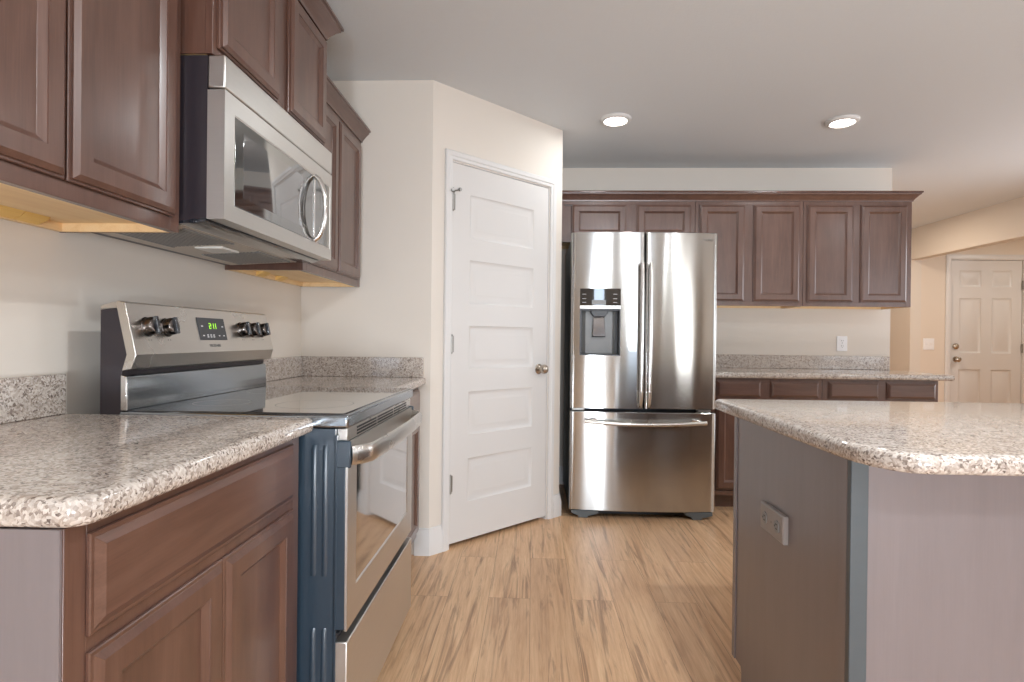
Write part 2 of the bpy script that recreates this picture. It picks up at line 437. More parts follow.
for hz in (1.842, 1.086, .341):
    b = MB(PF)
    b.lathe((hs, hz-.051, hn), (hs, hz+.051, hn), [(0, .003), (.06, .0078), (.061, .0066), (.345, .0066), (.35, .006), (.355, .0066), (.645, .0066), (.65, .006), (.655, .0066), (.939, .0066), (.94, .0078), (1, .003)], 14)
    b.box(hs, hs+.020, hz-.043, hz+.043, -.0032, -.0018)
    b.build('hinge', 'hinge', d1)
# hinge-pin door stop on the top hinge
b = MB(PF); hz = 1.842
b.cyl((hs, hz+.049, hn), (hs, hz+.060, hn), .0105, n=14)
b.cyl((hs, hz+.060, hn), (hs, hz+.074, hn), .0035, n=10)
b.tube([(hs, hz+.055, hn), (hs+.014, hz+.057, .022), (hs+.020, hz+.060, .034)], .004, 10)
b.cyl((hs+.020, hz+.060, .032), (hs+.022, hz+.060, .042), .010, .009, n=14)
b.tube([(hs, hz+.055, hn), (hs-.014, hz+.053, .022)], .004, 10)
b.cyl((hs-.014, hz+.053, .021), (hs-.020, hz+.053, .030), .010, .008, n=14)
b.build('door_stop', 'hinge', d1)

# ------------------------------------------------------------------ entry door (six panels, seen through the opening)
d2 = bpy.data.objects.new('door_2', None); COL.objects.link(d2); d2.location = (DX0, YN, 0); d2['kind'] = 'structure'
EF = frame((0, YN, 0), (1, 0, 0), (0, -1, 0))
b = MB(EF)
b.sweep([(DX1+.004, 0), (DX1+.004, DZ+.004), (DX0-.004, DZ+.004), (DX0-.004, 0)], [(0, 0), (0, .010), (.01, .015), (.045, .017), (.058, .012), (.058, 0)], lambda a, b_, h: (a, b_, h))
b.build('casing', 'trim', d2)
b = MB(EF)
b.box(DX0-.02, DX0, 0, DZ, -.12, 0); b.box(DX1, DX1+.02, 0, DZ, -.12, 0); b.box(DX0-.02, DX1+.02, DZ, DZ+.02, -.12, 0)
b.box(DX0, DX1, .0, .02, -.10, -.01)
b.build('jamb', 'trim', d2)
cx = (DX0+DX1)/2
pe = []
for u0, u1 in ((4.928, 5.176), (5.295, 5.52)):
    for z0, z1 in ((1.775, 1.965), (1.010, 1.645), (.21, .820)): pe.append((u0, z0, u1, z1))
MB(EF).slab(DX0+.003, .022, DX1-.003, DZ-.003, -.055, -.012, pe, [(0, 0), (.006, -.006), (.020, -.011), (.028, -.011), (.055, -.002)]).build('door_panel', 'door_white', d2)
b = MB(EF); b.lathe((4.897, .936, -.014), (4.897, .936, .05), [(0, .034), (.12, .034), (.16, .014), (.45, .013), (.6, .029), (.8, .031), (.95, .022), (1, .01)], 20); b.build('door_knob', 'nickel', d2)
b = MB(EF); b.lathe((4.893, 1.085, -.014), (4.893, 1.085, .016), [(0, .034), (.5, .034), (.8, .026), (1, .014)], 20); b.build('deadbolt', 'nickel', d2)
for hz in (1.80, 1.07, .35):
    MB(EF).cyl((DX1-.003, hz-.05, .002), (DX1-.003, hz+.05, .002), .008, n=10).build('hinge', 'hinge', d2)

# ------------------------------------------------------------------ plates on the walls
def outlet(name, label, Mx, w, h, parentloc, group=None, sideways=False, box=0, mat='plastic_white'):
    o = thing(name, label, 'outlet', parentloc, group)
    b = MB(Mx)
    b.rings(-w/2, -h/2, w/2, h/2, [(0, -box), (0, .003), (.003, .006), (.005, .006)]); b.build('cover_plate', mat, o)
    for s_ in (-1, 1):
        du, dv = (s_*.0195*w/.075, 0) if sideways else (0, s_*.0195*h/.115)
        b = MB(Mx)
        k = 1.0
        pts = [(du+x, dv+y) for x, y in (arc(0, 0, .0165, -55, 55, 6)+arc(0, 0, .0165, 125, 235, 6))] if not sideways else [(du+x, dv+y) for x, y in (arc(0, 0, .0165, 35, 145, 6)+arc(0, 0, .0165, 215, 325, 6))]
        b.prism(pts, .006, .0085, 'z'); rc = b.build('receptacle', 'grey_mid' if sideways else mat, o)
        b = MB(Mx)
        for q in (-.006, .006):
            if sideways: b.box(du-.0045, du+.0045, q-.0012, q+.0012, .0085, .0092)
            else: b.box(q-.0012, q+.0012, dv-.0045+.003, dv+.0045+.003, .0085, .0092)
        b.cyl((du-(.009 if sideways else 0), dv-(0 if sideways else .009), .0085), (du-(.009 if sideways else 0), dv-(0 if sideways else .009), .0092), .0024, n=10)
        b.build('slots', 'black', rc)
    b = MB(Mx); b.cyl((0, 0, .006), (0, 0, .0075), .003, n=10); b.build('screw', 'hinge', o)
    return o
outlet('wall_outlet', 'white duplex outlet on the back wall above the granite backsplash', frame((2.342, YB, 1.108), (1, 0, 0), (0, -1, 0)), .079, .114, (2.342, YB, 1.05))

sw = thing('light_switch', 'white double light switch on the entry wall beside the six-panel door', 'light switch', (4.58, YN, 1.04))
SF = frame((4.58, YN, 1.108), (1, 0, 0), (0, -1, 0))
MB(SF).rings(-.062, -.066, .062, .066, [(0, 0), (0, .004), (.004, .007), (.006, .007)]).build('cover_plate', 'plastic_white', sw)
for du in (-.024, .024):
    b = MB(SF); b.box(du-.006, du+.006, -.013, .013, .007, .009); b.prism([(-.004, .009), (.006, .018), (.009, .016), (.006, .009)], du-.004, du+.004, 'x')
    b.build('toggle', 'plastic_white', sw)

# ------------------------------------------------------------------ ceiling lights
def led(x, y, label, group='round recessed ceiling lights', power=LED_POWER, color=(.90, .96, 1.0)):
    o = thing('recessed_ceiling_light', label, 'ceiling light', (x, y, ZC), group)
    b = MB(); b.lathe((x, y, ZC), (x, y, ZC-.02), [(0, .093), (.3, .093), (.75, .086), (1, .074), (.9, .068), (.5, .066), (.0, .064)], 40); b.build('trim_ring', 'trim', o)
    b = MB(); b.lathe((x, y, ZC-.004), (x, y, ZC-.017), [(0, .066), (.7, .066), (1, .058)], 40); b.build('lens', 'led', o)
    d = bpy.data.lights.new('led_light', 'AREA'); d.shape = 'DISK'; d.size = .12; d.energy = power; d.color = color
    l = bpy.data.objects.new('led_light', d); COL.objects.link(l); l.parent = o; l.location = (0, 0, -.022)
    return o
led(.48, 3.42, 'round lit ceiling light in front of the refrigerator')
led(1.83, 3.46, 'round lit ceiling light above the aisle beside the island, right of the other one')
led(.85, 1.05, 'added out-of-view ceiling light nearest the camera over the kitchen aisle', power=17)  # this and the next four are unseen lights added to even the lighting
led(1.9, .75, 'added out-of-view ceiling light over the near end of the island', power=9)
led(3.5, 1.6, 'added out-of-view ceiling light over the dining side of the room', power=6)
led(.55, -.75, 'added out-of-view ceiling light just behind the camera', power=16)
led(2.2, -.9, 'added out-of-view ceiling light near the small window behind the camera', power=9)
led(3.5, 6.0, 'warm round ceiling light in the passage behind the kitchen wall', power=12, color=(1, .82, .64))
led(5.6, 5.6, 'warm round ceiling light in the entry hall', power=13, color=(1, .94, .86))
# ------------------------------------------------------------------ cabinets
DOOR_R = [(0, 0), (0, .006), (.0015, .0075), (.006, .0075), (.0063, .0125), (.017, .019), (.050, .019), (.0505, .0165), (.061, .0085), (.063, .0075)]
THIN = [(0, 0), (0, .004), (.0015, .0055), (.007, .0055), (.0075, .006), (.018, .0125), (.050, .0125), (.0505, .010), (.061, .0025), (.063, .0015)]
THIN_D = [(0, 0), (0, .004), (.0015, .0055), (.007, .0055), (.0075, .006), (.019, .0125), (.021, .0125)]
DRAW_R = [(0, 0), (0, .006), (.0015, .0075), (.006, .0075), (.0063, .0125), (.018, .019), (.021, .019)]
CROWN = [(0, 0), (.006, 0), (.007, .007), (.011, .013), (.018, .022), (.028, .034), (.036, .041), (.040, .044), (.041, .051), (.048, .053), (.048, .061), (.046, .064), (0, .064)]

def face_frame(Fm, u0, u1, v0, v1, D, stile=.04, top=.045, bottom=.03, mids=(), rails=()):
    b = MB(Fm)
    b.box(u0, u0+stile, v0, v1, D-.019, D); b.box(u1-stile, u1, v0, v1, D-.019, D)
    b.box(u0+stile, u1-stile, v1-top, v1, D-.019, D); b.box(u0+stile, u1-stile, v0, v0+bottom, D-.019, D)
    for m in mids: b.box(m-.038, m+.038, v0+bottom, v1-top, D-.019, D)
    for r in rails: b.box(u0+stile, u1-stile, r-.02, r+.02, D-.0188, D-.0002)
    return b

def upper_cabinet(label, Fm, u0, u1, v0, v1, D, doors, group, mids=(), g='y', blocks=()):
    c = Fm @ Vector(((u0+u1)/2, v0, D/2))
    o = thing('upper_cabinet', label, 'cabinet', c, group)
    b = MB(Fm); L = .024
    b.box(u0, u1, v0+L, v1, .001, D-.019)
    b.box(u0, u0+.004, v0, v0+L, .001, D-.019); b.box(u1-.004, u1, v0, v0+L, .001, D-.019)
    b.build('body', 'cab_z', o)
    b = MB(Fm)
    b.box(u0+.004, u1-.004, v0+L-.003, v0+L-.0002, .002, D-.0192)
    b.box(u0+.0042, u0+.014, v0+.0006, v0+L-.003, .017, D-.0192); b.box(u1-.014, u1-.0042, v0+.0006, v0+L-.003, .017, D-.0192)
    b.build('bottom_panel', 'maple', o)
    b = MB(Fm); b.box(u0+.0042, u1-.0042, v0+.001, v0+L-.003, .002, .0168); b.build('hanging_rail', 'maple', o)
    for bu in blocks:
        b = MB(Fm); b.prism([(v0+.003, .017), (v0+L-.0034, .017), (v0+L-.0034, .050), (v0+.012, .040)], bu-.032, bu+.032, 'x'); b.build('corner_block', 'pine', o)
    face_frame(Fm, u0, u1, v0, v1, D, mids=mids, bottom=.034, stile=.036).build('face_frame', 'cab_z', o, bevel=.001)
    for a0, a1, z0, z1 in doors: MB(Fm).rings(a0, z0, a1, z1, [(i, D+.0006+n) for i, n in DOOR_R]).build('door', 'cab_z', o, smooth=12)
    return o

def base_cabinet(label, Fm, u0, u1, D, drawers, doors, g='y', mids=(), group=None, rail=.712, dr=None, do=None, end=False):
    c = Fm @ Vector(((u0+u1)/2, 0, D/2))
    o = thing('base_cabinet', label, 'cabinet', c, group)
    b = MB(Fm)
    b.prism([(.0, .002), (.0, D-.09), (.10, D-.09), (.10, D-.019), (.875, D-.019), (.875, .002)], u0, u1, 'x')
    b.build('body', 'cab_z', o)
    face_frame(Fm, u0, u1, .10, .8755, D, stile=.036, top=.035, bottom=.03, mids=mids, rails=[rail]).build('face_frame', 'cab_z', o, bevel=.001)
    for a0, a1, z0, z1 in drawers: MB(Fm).rings(a0, z0, a1, z1, [(i, D+.0006+n) for i, n in (dr or DRAW_R)]).build('drawer_front', 'cab_'+g, o, smooth=12)
    for a0, a1, z0, z1 in doors: MB(Fm).rings(a0, z0, a1, z1, [(i, D+.0006+n) for i, n in (do or DOOR_R)]).build('door', 'cab_z', o, smooth=12)
    if end:
        b = MB(Fm); b.prism([(.0, .002), (.0, D-.09), (.10, D-.09), (.10, D-.002), (.875, D-.002), (.875, .002)], u0-.004, u0-.0003, 'x'); b.build('end_panel', 'panel', o)
    return o

LF = frame((XL, 0, 0), (0, 1, 0), (1, 0, 0))
BF = frame((0, YB, 0), (1, 0, 0), (0, -1, 0))

def crown(path, z, parent, k=1.0, **kw):
    b = MB().sweep(path, [(o*k, z+h*k) for o, h in CROWN], lambda x, y, h: (x, y, h))
    return b.build('crown_moulding', 'cab_y' if parent is not None else 'cab_x', parent, **kw)

GU = 'brown wall cabinets along the range wall'
UD = .309
c1 = upper_cabinet('large brown two-door wall cabinet nearest the camera, left of the microwave', LF, .685, 1.399, 1.374, 2.135, UD,
    [(.716, 1.040, 1.408, 2.095), (1.046, 1.370, 1.408, 2.095)], GU, blocks=(1.215, 1.282))
crown([(XL+.002, .685), (XL+UD, .685), (XL+UD, 1.398)], 2.118, c1)
c2 = upper_cabinet('raised brown wall cabinet directly above the microwave', LF, 1.402, 2.164, 1.828, 2.305, .389,
    [(1.420, 1.752, 1.850, 2.250), (1.826, 2.150, 1.850, 2.250)], GU, mids=(1.789,))
crown([(XL+.002, 1.402), (XL+.389, 1.402), (XL+.389, 2.164), (XL+.002, 2.164)], 2.262, c2, 1.15)
c3 = upper_cabinet('brown two-door wall cabinet beyond the microwave, against the end wall', LF, 2.168, 2.890, 1.374, 2.135, UD,
    [(2.190, 2.520, 1.408, 2.095), (2.526, 2.852, 1.408, 2.095)], GU, blocks=(2.42, 2.60))
crown([(XL+UD, 2.220), (XL+UD, 2.897)], 2.118, c3)

base_cabinet('brown base cabinet with one wide drawer under the near granite countertop', LF, .680, 1.385, .626,
    [(.715, 1.343, .724, .858)], [(.715, 1.0325, .130, .702), (1.0355, 1.343, .130, .702)], group='brown base cabinets', dr=THIN_D, do=THIN, end=True)
base_cabinet('narrowly visible brown base cabinet between the range and the end wall', LF, 2.180, 2.885, .618,
    [(2.214, 2.858, .724, .858)], [(2.214, 2.535, .130, .702), (2.539, 2.858, .130, .702)], group='brown base cabinets')

GB = 'brown wall cabinets on the back wall'
c4 = upper_cabinet('short brown two-door wall cabinet above the refrigerator', BF, .180, 1.139, 1.813, 2.125, .327,
    [(.267, .659, 1.838, 2.080), (.725, 1.111, 1.838, 2.080)], GB, mids=(.692,), g='x')
c5 = upper_cabinet('tall brown two-door wall cabinet just right of the refrigerator', BF, 1.141, 1.892, 1.369, 2.125, .327,
    [(1.166, 1.486, 1.397, 2.080), (1.545, 1.869, 1.397, 2.080)], GB, mids=(1.516,), g='x')
c6 = upper_cabinet('tall brown two-door wall cabinet at the right end of the back wall', BF, 1.894, 2.637, 1.369, 2.125, .327,
    [(1.917, 2.236, 1.397, 2.080), (2.284, 2.604, 1.397, 2.080)], GB, mids=(2.260,), g='x')
crown([(.180, YB-.327), (1.140, YB-.327)], 2.106, c4)
crown([(1.140, YB-.327), (1.893, YB-.327)], 2.106, c5)
crown([(1.893, YB-.327), (2.637, YB-.327), (2.637, YB-.002)], 2.106, c6)

GC = 'brown base cabinets under the back countertop'
base_cabinet('brown base cabinet with two drawers right beside the refrigerator', BF, 1.166, 1.896, .607,
    [(1.212, 1.500, .750, .858), (1.562, 1.873, .750, .858)], [(1.212, 1.500, .140, .715), (1.562, 1.873, .140, .715)], g='x', mids=(1.53,), group=GC, rail=.733)
base_cabinet('brown base cabinet with two drawers at the right end of the back countertop', BF, 1.898, 2.637, .607,
    [(1.934, 2.255, .750, .858), (2.306, 2.618, .750, .858)], [(1.934, 2.255, .140, .715), (2.306, 2.618, .140, .715)], g='x', mids=(2.28,), group=GC, rail=.733)

# ------------------------------------------------------------------ countertops
def offset_poly(pts, ex, d):
    n = len(pts); out = []
    P = [Vector(p) for p in pts]
    def line(i):
        a, b_ = P[i], P[(i+1) % n]; t_ = (b_-a).normalized(); nn = Vector((-t_.y, t_.x))
        return a+nn*(d if ex[i] else 0), t_
    for i in range(n):
        (p, r), (q, s_) = line(i-1), line(i)
        k = r.x*s_.y-r.y*s_.x
        if abs(k) < 1e-9: out.append((q.x, q.y)); continue
        w = q-p; tt = (w.x*s_.y-w.y*s_.x)/k
        o = p+r*tt; out.append((o.x, o.y))
    return out
EDGE = [(.876, .010), (.878, .005), (.883, .001), (.890, 0), (.900, 0), (.907, .002), (.911, .006), (.9135, .012), (.914, .018)]
def counter(label, pts, ex, loc):
    """pts counter-clockwise seen from above; ex: exposed (rounded) edge flags"""
    b = MB()
    b.loops([[(x, y, z) for x, y in offset_poly(pts, ex, d)] for z, d in EDGE])
    o = b.build('countertop', 'granite', loc=loc, smooth=50)
    o['label'] = label; o['category'] = 'countertop'
    return o
def splash(parent, x0, x1, y0, y1):
    MB().box(x0, x1, y0, y1, .9142, 1.016).build('backsplash', 'granite', parent, bevel=.0025)
FX = -.548; NY = .672
a_ = arc(FX-.035, NY+.035, .035, -90, 0, 6)
pts = [(XL+.001, NY)] + a_ + [(FX, 1.400), (XL+.001, 1.400)]
ex = [True]*(len(a_)+1) + [False, False]
k1 = counter('speckled granite countertop in the left foreground beside the range', pts, ex, (-.9, 1.04, .876))
splash(k1, XL+.001, XL+.02, NY+.002, 1.399)
pts = [(XL+.001, 2.178), (FX, 2.178), (FX, YF-.001), (XL+.001, YF-.001)]
k2 = counter('short granite countertop between the range and the end wall', pts, [False, True, False, False], (-.9, 2.5, .876))
splash(k2, XL+.001, XL+.02, 2.180, YF-.021); splash(k2, XL+.001, FX-.012, YF-.020, YF-.001)
pts = [(1.160, 3.752), (2.715, 3.752), (2.715, YB-.001), (1.160, YB-.001)]
k3 = counter('long granite countertop along the back wall behind the island', pts, [True, True, False, False], (1.9, 4.1, .876))
splash(k3, 1.162, XR-.012, YB-.020, YB-.001)

# ------------------------------------------------------------------ island
isl = thing('kitchen_island', 'brown panelled kitchen island with an outlet on its aisle side', 'kitchen island', (1.65, 1.53, 0))
IX0, IX1, IY0, IY1 = .660, 2.62, 1.205, 1.866
b = MB(); b.prism([(IY0, 0), (IY1-.075, 0), (IY1-.075, .10), (IY1-.019, .10), (IY1-.019, .8755), (IY0, .8755)], IX0+.012, IX1, 'x'); b.build('body', 'panel', isl)
b = MB(); b.prism([(IY0, 0), (IY1-.075, 0), (IY1-.075, .085), (IY1-.068, .10), (IY1, .10), (IY1, .8755), (IY0, .8755)], IX0, IX0+.0118, 'x'); b.build('end_panel', 'panel', isl, bevel=.001)
b = MB(); b.box(IX0-.004, IX0, IY1-.024, IY1, .10, .8755); b.build('edge_moulding', 'panel', isl, bevel=.001)
b = MB(); b.box(IX0-.004, IX0, IY0, IY0+.028, 0, .8755); b.build('edge_moulding', 'panel', isl, bevel=.001)
b = MB(); b.box(.694, IX1, IY0-.007, IY0-.0004, 0, .8755); b.build('back_panel', 'panel', isl, bevel=.001)
b = MB(); b.box(IX0-.004, .692, IY0-.016, IY0-.0004, 0, .8755); b.build('corner_post', 'daylit_strip', isl, bevel=.002)
b = MB(frame((0, IY1, 0), (-1, 0, 0), (0, 1, 0)))
b.box(-IX1, -IX0-.012, .10, .8755, -.019, 0); b.build('face_frame', 'cab_z', isl)
for k in range(4):
    u0 = -IX1+.03+k*.483
    MB(frame((0, IY1+.0006, 0), (-1, 0, 0), (0, 1, 0))).rings(u0, .724, u0+.45, .858, DRAW_R).build('drawer_front', 'cab_x', isl)
    MB(frame((0, IY1+.0006, 0), (-1, 0, 0), (0, 1, 0))).rings(u0, .13, u0+.45, .702, DOOR_R).build('door', 'cab_z', isl)
LX, FY = .638, 1.058
cb = arc(LX+.03, 2.035-.03, .03, 90, 180, 5)
pts = [(LX, 1.215), (LX+.003, 1.165), (LX+.014, 1.125), (LX+.032, 1.092), (LX+.055, FY+.010), (LX+.085, FY+.001), (LX+.12, FY)] + [(2.75, FY), (2.75, 2.035)] + cb
counter('large granite island countertop with a rounded corner at right', pts, [True]*len(pts), (1.65, 1.5, .876))
outlet('island_outlet', 'sideways taupe outlet on the aisle end of the island', frame((IX0-.008, 1.552, .631), (0, -1, 0), (-1, 0, 0)), .146, .072, (IX0-.01, 1.552, .60), sideways=True, mat='taupe', box=.0078)

# ------------------------------------------------------------------ range
RX, RY0, RY1 = -.460, 1.404, 2.166
rg = thing('range', 'stainless steel electric range with a black glass cooktop', 'range', (-.78, 1.785, 0))
b = MB()
b.box(-1.10, -.492, RY0, RY1, .035, .886)
for X in (-.545, -.517):
    for z0, z1 in ((.515, .845), (.06, .385)):
        for Y, s_ in ((RY0, -1),):
            pr = [(X-.0075, 0), (X-.005, .003), (X, .0045), (X+.005, .003), (X+.0075, 0)]
            lo = []
            for zz, k in ((z0, .05), (z0+.012, 1), (z1-.012, 1), (z1, .05)): lo.append([(x, Y+s_*h*k+.0002, zz) for x, h in pr])
            b.loops(lo)
b.box(-.494, -.488, RY0, RY0+.012, .06, .87)
b.build('body', 'range_side', rg, bevel=.003)
for y in (RY0+.05, RY1-.05):
    for x in (-1.05, -.56): MB().cyl((x, y, 0), (x, y, .036), .018, n=12).build('levelling_foot', 'black', rg)
MB().box(-1.05, RX+.001, RY0-.003, RY1+.003, .887, .922).build('cooktop_frame', 'cook_edge', rg, bevel=.007, seg=3)
ct = MB().box(-1.035, RX-.012, RY0+.006, RY1-.006, .9205, .9245).build('glass_top', 'black_glass', rg, bevel=.0015)
for x, y, r in ((-.62, 1.60, .105), (-.62, 1.97, .085), (-.89, 1.60, .075), (-.89, 1.97, .105)):
    n = 48
    L = [[(x+math.cos(2*PI*k/n)*q, y+math.sin(2*PI*k/n)*q, .92455) for k in range(n)] for q in (r, r+.0018)]
    MB().loops(L, cap0=False, cap1=False).build('burner_marking', 'grey_mark', ct, smooth=0)
# backguard
b = MB(); b.prism([(-1.10, .90), (-1.10, 1.180), (-1.058, 1.184), (-1.032, 1.066), (-1.044, 1.022), (-1.046, .90)], RY0+.001, RY1-.001, 'y'); b.build('backguard', 'dark_purple', rg)
b = MB(); b.prism([(-1.10, 1.1812), (-1.10, 1.190), (-1.053, 1.203), (-1.037, 1.199), (-1.006, 1.066), (-1.018, 1.030), (-1.0435, 1.025), (-1.0315, 1.066), (-1.0575, 1.1852)], RY0, RY1, 'y')
cp = b.build('control_panel', 'steel_y', rg, bevel=.0012, smooth=12)
b = MB(); b.prism([(-1.0455, .9235), (-1.030, .9235), (-1.033, 1.006), (-1.037, 1.012), (-1.0455, 1.012)], RY0+.004, RY1-.004, 'y'); b.build('backguard_riser', 'cook_edge', rg, bevel=.003)
b = MB(); b.prism([(-1.046, .9235), (-1.028, .9235), (-1.031, 1.010), (-1.046, 1.014)], RY0-.001, RY0+.0045, 'y'); b.build('riser_trim', 'chrome', rg, bevel=.002)
nx, nz = .976, .22
PFm = Matrix(((0, -nz, nx, -1.0223), (1, 0, 0, 0), (0, nx, nz, 1.138), (0, 0, 0, 1)))
for ky in (1.468, 1.548, 1.952, 2.024, 2.096):
    b = MB(PFm)
    b.lathe((ky, 0, .0), (ky, 0, .026), [(0, .0265), (.10, .0265), (.16, .0245), (.85, .0235), (.95, .0215), (1, .017)], 28)
    kb = b.build('knob', 'knob', rg)
    b = MB(PFm); b.box(ky-.006, ky+.006, -.023, .023, .022, .033); b.build('knob_grip', 'black_gloss', kb, bevel=.002)
    b = MB(PFm)
    for q in (-.006, .004): b.box(ky+q, ky+q+.003, -.037, -.034, .0001, .0005)
    b.build('knob_marking', 'grey_mark', cp)
b = MB(PFm); b.rings(1.697, -.036, 1.848, .035, [(0, 0), (0, .001), (.001, .0018), (.002, .0018)]); ds = b.build('display', 'grey_dark', cp)
def glyphs(mb, s, u, v, h):
    seg = {'a': (0, 1, 1, 1), 'b': (1, .5, 1, 1), 'c': (1, 0, 1, .5), 'd': (0, 0, 1, 0), 'e': (0, 0, 0, .5), 'f': (0, .5, 0, 1), 'g': (0, .5, 1, .5)}
    D = {'2': 'abged', '1': 'bc', '0': 'abcdef', '5': 'afgcd'}
    w = h*.5; k = h*.06
    for ch in s:
        if ch == ':':
            for q in (.3, .7): mb.box(u-k, u+k, v+h*q-k, v+h*q+k, .0018, .0024)
            u += w*.45; continue
        for c_ in D[ch]:
            x0, y0, x1, y1 = seg[c_]
            mb.box(u+x0*w-k, u+x1*w+k, v+y0*h-k, v+y1*h+k, .0018, .0024)
        u += w*1.55
b = MB(PFm); glyphs(b, '2:11', 1.756, .001, .016); b.build('clock_digits', 'green', ds)
for u, v_, w in ((1.712, .006, .010), (1.826, .006, .010), (1.712, -.024, .010), (1.735, -.022, .009), (1.752, -.022, .009), (1.768, -.022, .009), (1.735, -.028, .009), (1.752, -.028, .009), (1.768, -.028, .009), (1.800, -.024, .008), (1.826, -.024, .009)):
    b = MB(PFm); b.box(u, u+w, v_, v_+.0035, .0018, .0021); b.build('key_marking', 'white_mark', ds)
text_mesh('FRIGIDAIRE', .0125, PFm @ Matrix.Translation((1.772, -.054, .0004)), 'lettering', 'grey_mark', cp)
# oven door
DF = frame((RX, 0, 0), (0, 1, 0), (1, 0, 0))
b = MB(DF)
WIN = (1.478, .467, 2.090, .796)
b.slab(RY0+.002, .377, RY1-.002, .852, -.006, 0, [WIN], [(0, 0), (.003, -.004), (.004, -.004)])
od = b.build('oven_door', 'steel_dull', rg, bevel=.0)
MB(DF).box(RY0+.003, RY1-.003, .379, .851, -.030, -.0063).build('door_core', 'range_side', od, bevel=.002)
MB(DF).rings(WIN[0]+.0045, WIN[1]+.0045, WIN[2]-.0045, WIN[3]-.0045, [(0, -.006), (0, -.003), (.001, -.0022), (.002, -.0022)]).build('oven_window', 'oven_glass', od)
b = MB(DF); b.box(RY0+.0015, RY0+.012, .787, .856, -.031, .006); b.build('door_end_cap', 'range_side', od, bevel=.004)
b = MB(DF); b.box(RY1-.012, RY1-.0015, .787, .856, -.031, .006); b.build('door_end_cap', 'range_side', od, bevel=.004)
pts = []
for i in range(25):
    q = i/24; y = RY0+.012+q*(RY1-RY0-.024)
    e_ = min(q, 1-q); x = RX+.004+.036*min(1, (e_/.07))**.6+.012*math.sin(PI*q)
    pts.append((x, y, .818))
b = MB(); b.tube(pts, .0090, 16, flat=2.8); b.build('door_handle', 'steel_y', od, smooth=60)
b = MB(DF); b.box(RY0+.013, RY1-.013, .8535, .8855, -.032, -.006); b.build('vent_trim', 'steel_y', rg, bevel=.0015)
b = MB(DF)
for k in range(3):
    for z in (.8575, .866, .8745): b.box(RY0+.09+k*.2, RY0+.28+k*.2, z, z+.0052, -.0065, -.0055)
b.build('vent_slots', 'black', rg)
b = MB(DF); b.box(RY0+.002, RY1-.002, .085, .350, -.030, .002); dr = b.build('storage_drawer', 'steel_dull', rg, bevel=.003)
b = MB(DF); b.prism([(.350, -.030), (.362, -.030), (.370, -.022), (.372, -.030), (.376, -.030), (.376, -.034), (.350, -.034)], RY0+.004, RY1-.004, 'x'); b.build('drawer_pull_lip', 'grey_dark', rg)
MB().box(-.52, -.50, RY0+.02, RY1-.02, .004, .085).build('kick_plate', 'black', rg)

# ------------------------------------------------------------------ over-the-range microwave
MX, MY0, MY1, MZ0, MZ1 = -.782, 1.404, 2.164, 1.412, 1.825
mw = thing('microwave', 'stainless over-the-range microwave with a bowed vertical handle', 'microwave', (-.98, 1.785, 1.40))
b = MB(); b.prism([(XL+.002, 1.392), (-.90, MZ0-.006), (-.828, MZ0+.004), (-.828, MZ1), (XL+.002, MZ1)], MY0+.002, MY1-.002, 'y'); b.build('case', 'dark_purple', mw)
MF = frame((MX, 0, 0), (0, 1, 0), (1, 0, 0))
MB(MF).box(MY0, MY1, 1.742, MZ1, -.045, 0).build('vent_panel', 'steel_dull', mw, bevel=.004)
b = MB(MF); GW = (1.452, 1.452, 2.148, 1.692)
b.slab(MY0, MZ0, MY1, 1.738, -.045, 0, [GW], [(0, 0), (.002, -.002), (.003, -.002)])
md = b.build('door', 'steel_dull', mw)
b = MB(MF); b.rings(GW[0]+.0035, GW[1]+.0035, GW[2]-.0035, GW[3]-.0035, [(0, -.004), (0, -.0018), (.0015, -.001), (.003, -.001)]); b.build('glass_front', 'micro_glass', md)
b = MB(MF); b.rings(1.50, 1.487, 1.905, 1.660, [(0, -.002), (.0, -.0008), (.001, -.0007)]); b.build('window_screen', 'mirror_glass', md)
b = MB(MF); b.box(1.986, 1.998, 1.462, 1.686, -.001, .002); b.build('door_edge_trim', 'chrome', md, bevel=.0008)
pts = []
for i in range(21):
    q = i/20; pts.append((MX+.002+.038*math.sin(PI*q)**.5, 1.992, 1.459+.228*q))
b = MB(); b.tube(pts, .0085, 14, up=(0, 1, 0), flat=1.3); b.build('door_handle', 'chrome', md, smooth=60)
# underside: grease filters, lamp lens, front lip
b = MB(); b.prism([(-1.16, 1.3905), (-.905, 1.4035), (-.905, 1.4005), (-1.16, 1.3875)], MY0+.03, MY1-.03, 'y'); up_ = b.build('underside_panel', 'under_metal', mw)
def under(u): return 1.3875+(u+1.16)/.255*.013
for y0, y1 in ((1.47, 1.70), (1.87, 2.10)):
    b = MB()
    for k in range(14):
        x = -1.10+k*.0125
        b.prism([(x, under(x)-.0002), (x+.007, under(x+.007)-.0002), (x+.007, under(x)-.003), (x, under(x)-.003)], y0, y1, 'y')
    b.box(-1.112, -1.104, y0-.008, y1+.008, under(-1.11)-.004, under(-1.11)); b.box(-.926, -.918, y0-.008, y1+.008, under(-.92)-.004, under(-.92))
    b.build('grease_filter', 'grey_mid', up_)
b = MB(); b.box(-1.06, -.97, 1.735, 1.835, under(-1.06)-.004, under(-.97)-.001); b.build('lamp_lens', 'lens', up_, bevel=.002)
b = MB(); b.prism([(-.900, 1.4058), (-.830, 1.4155), (-.830, 1.4085), (-.850, 1.402), (-.900, 1.4005)], MY0+.003, MY1-.003, 'y'); b.build('front_lip', 'black_gloss', mw)

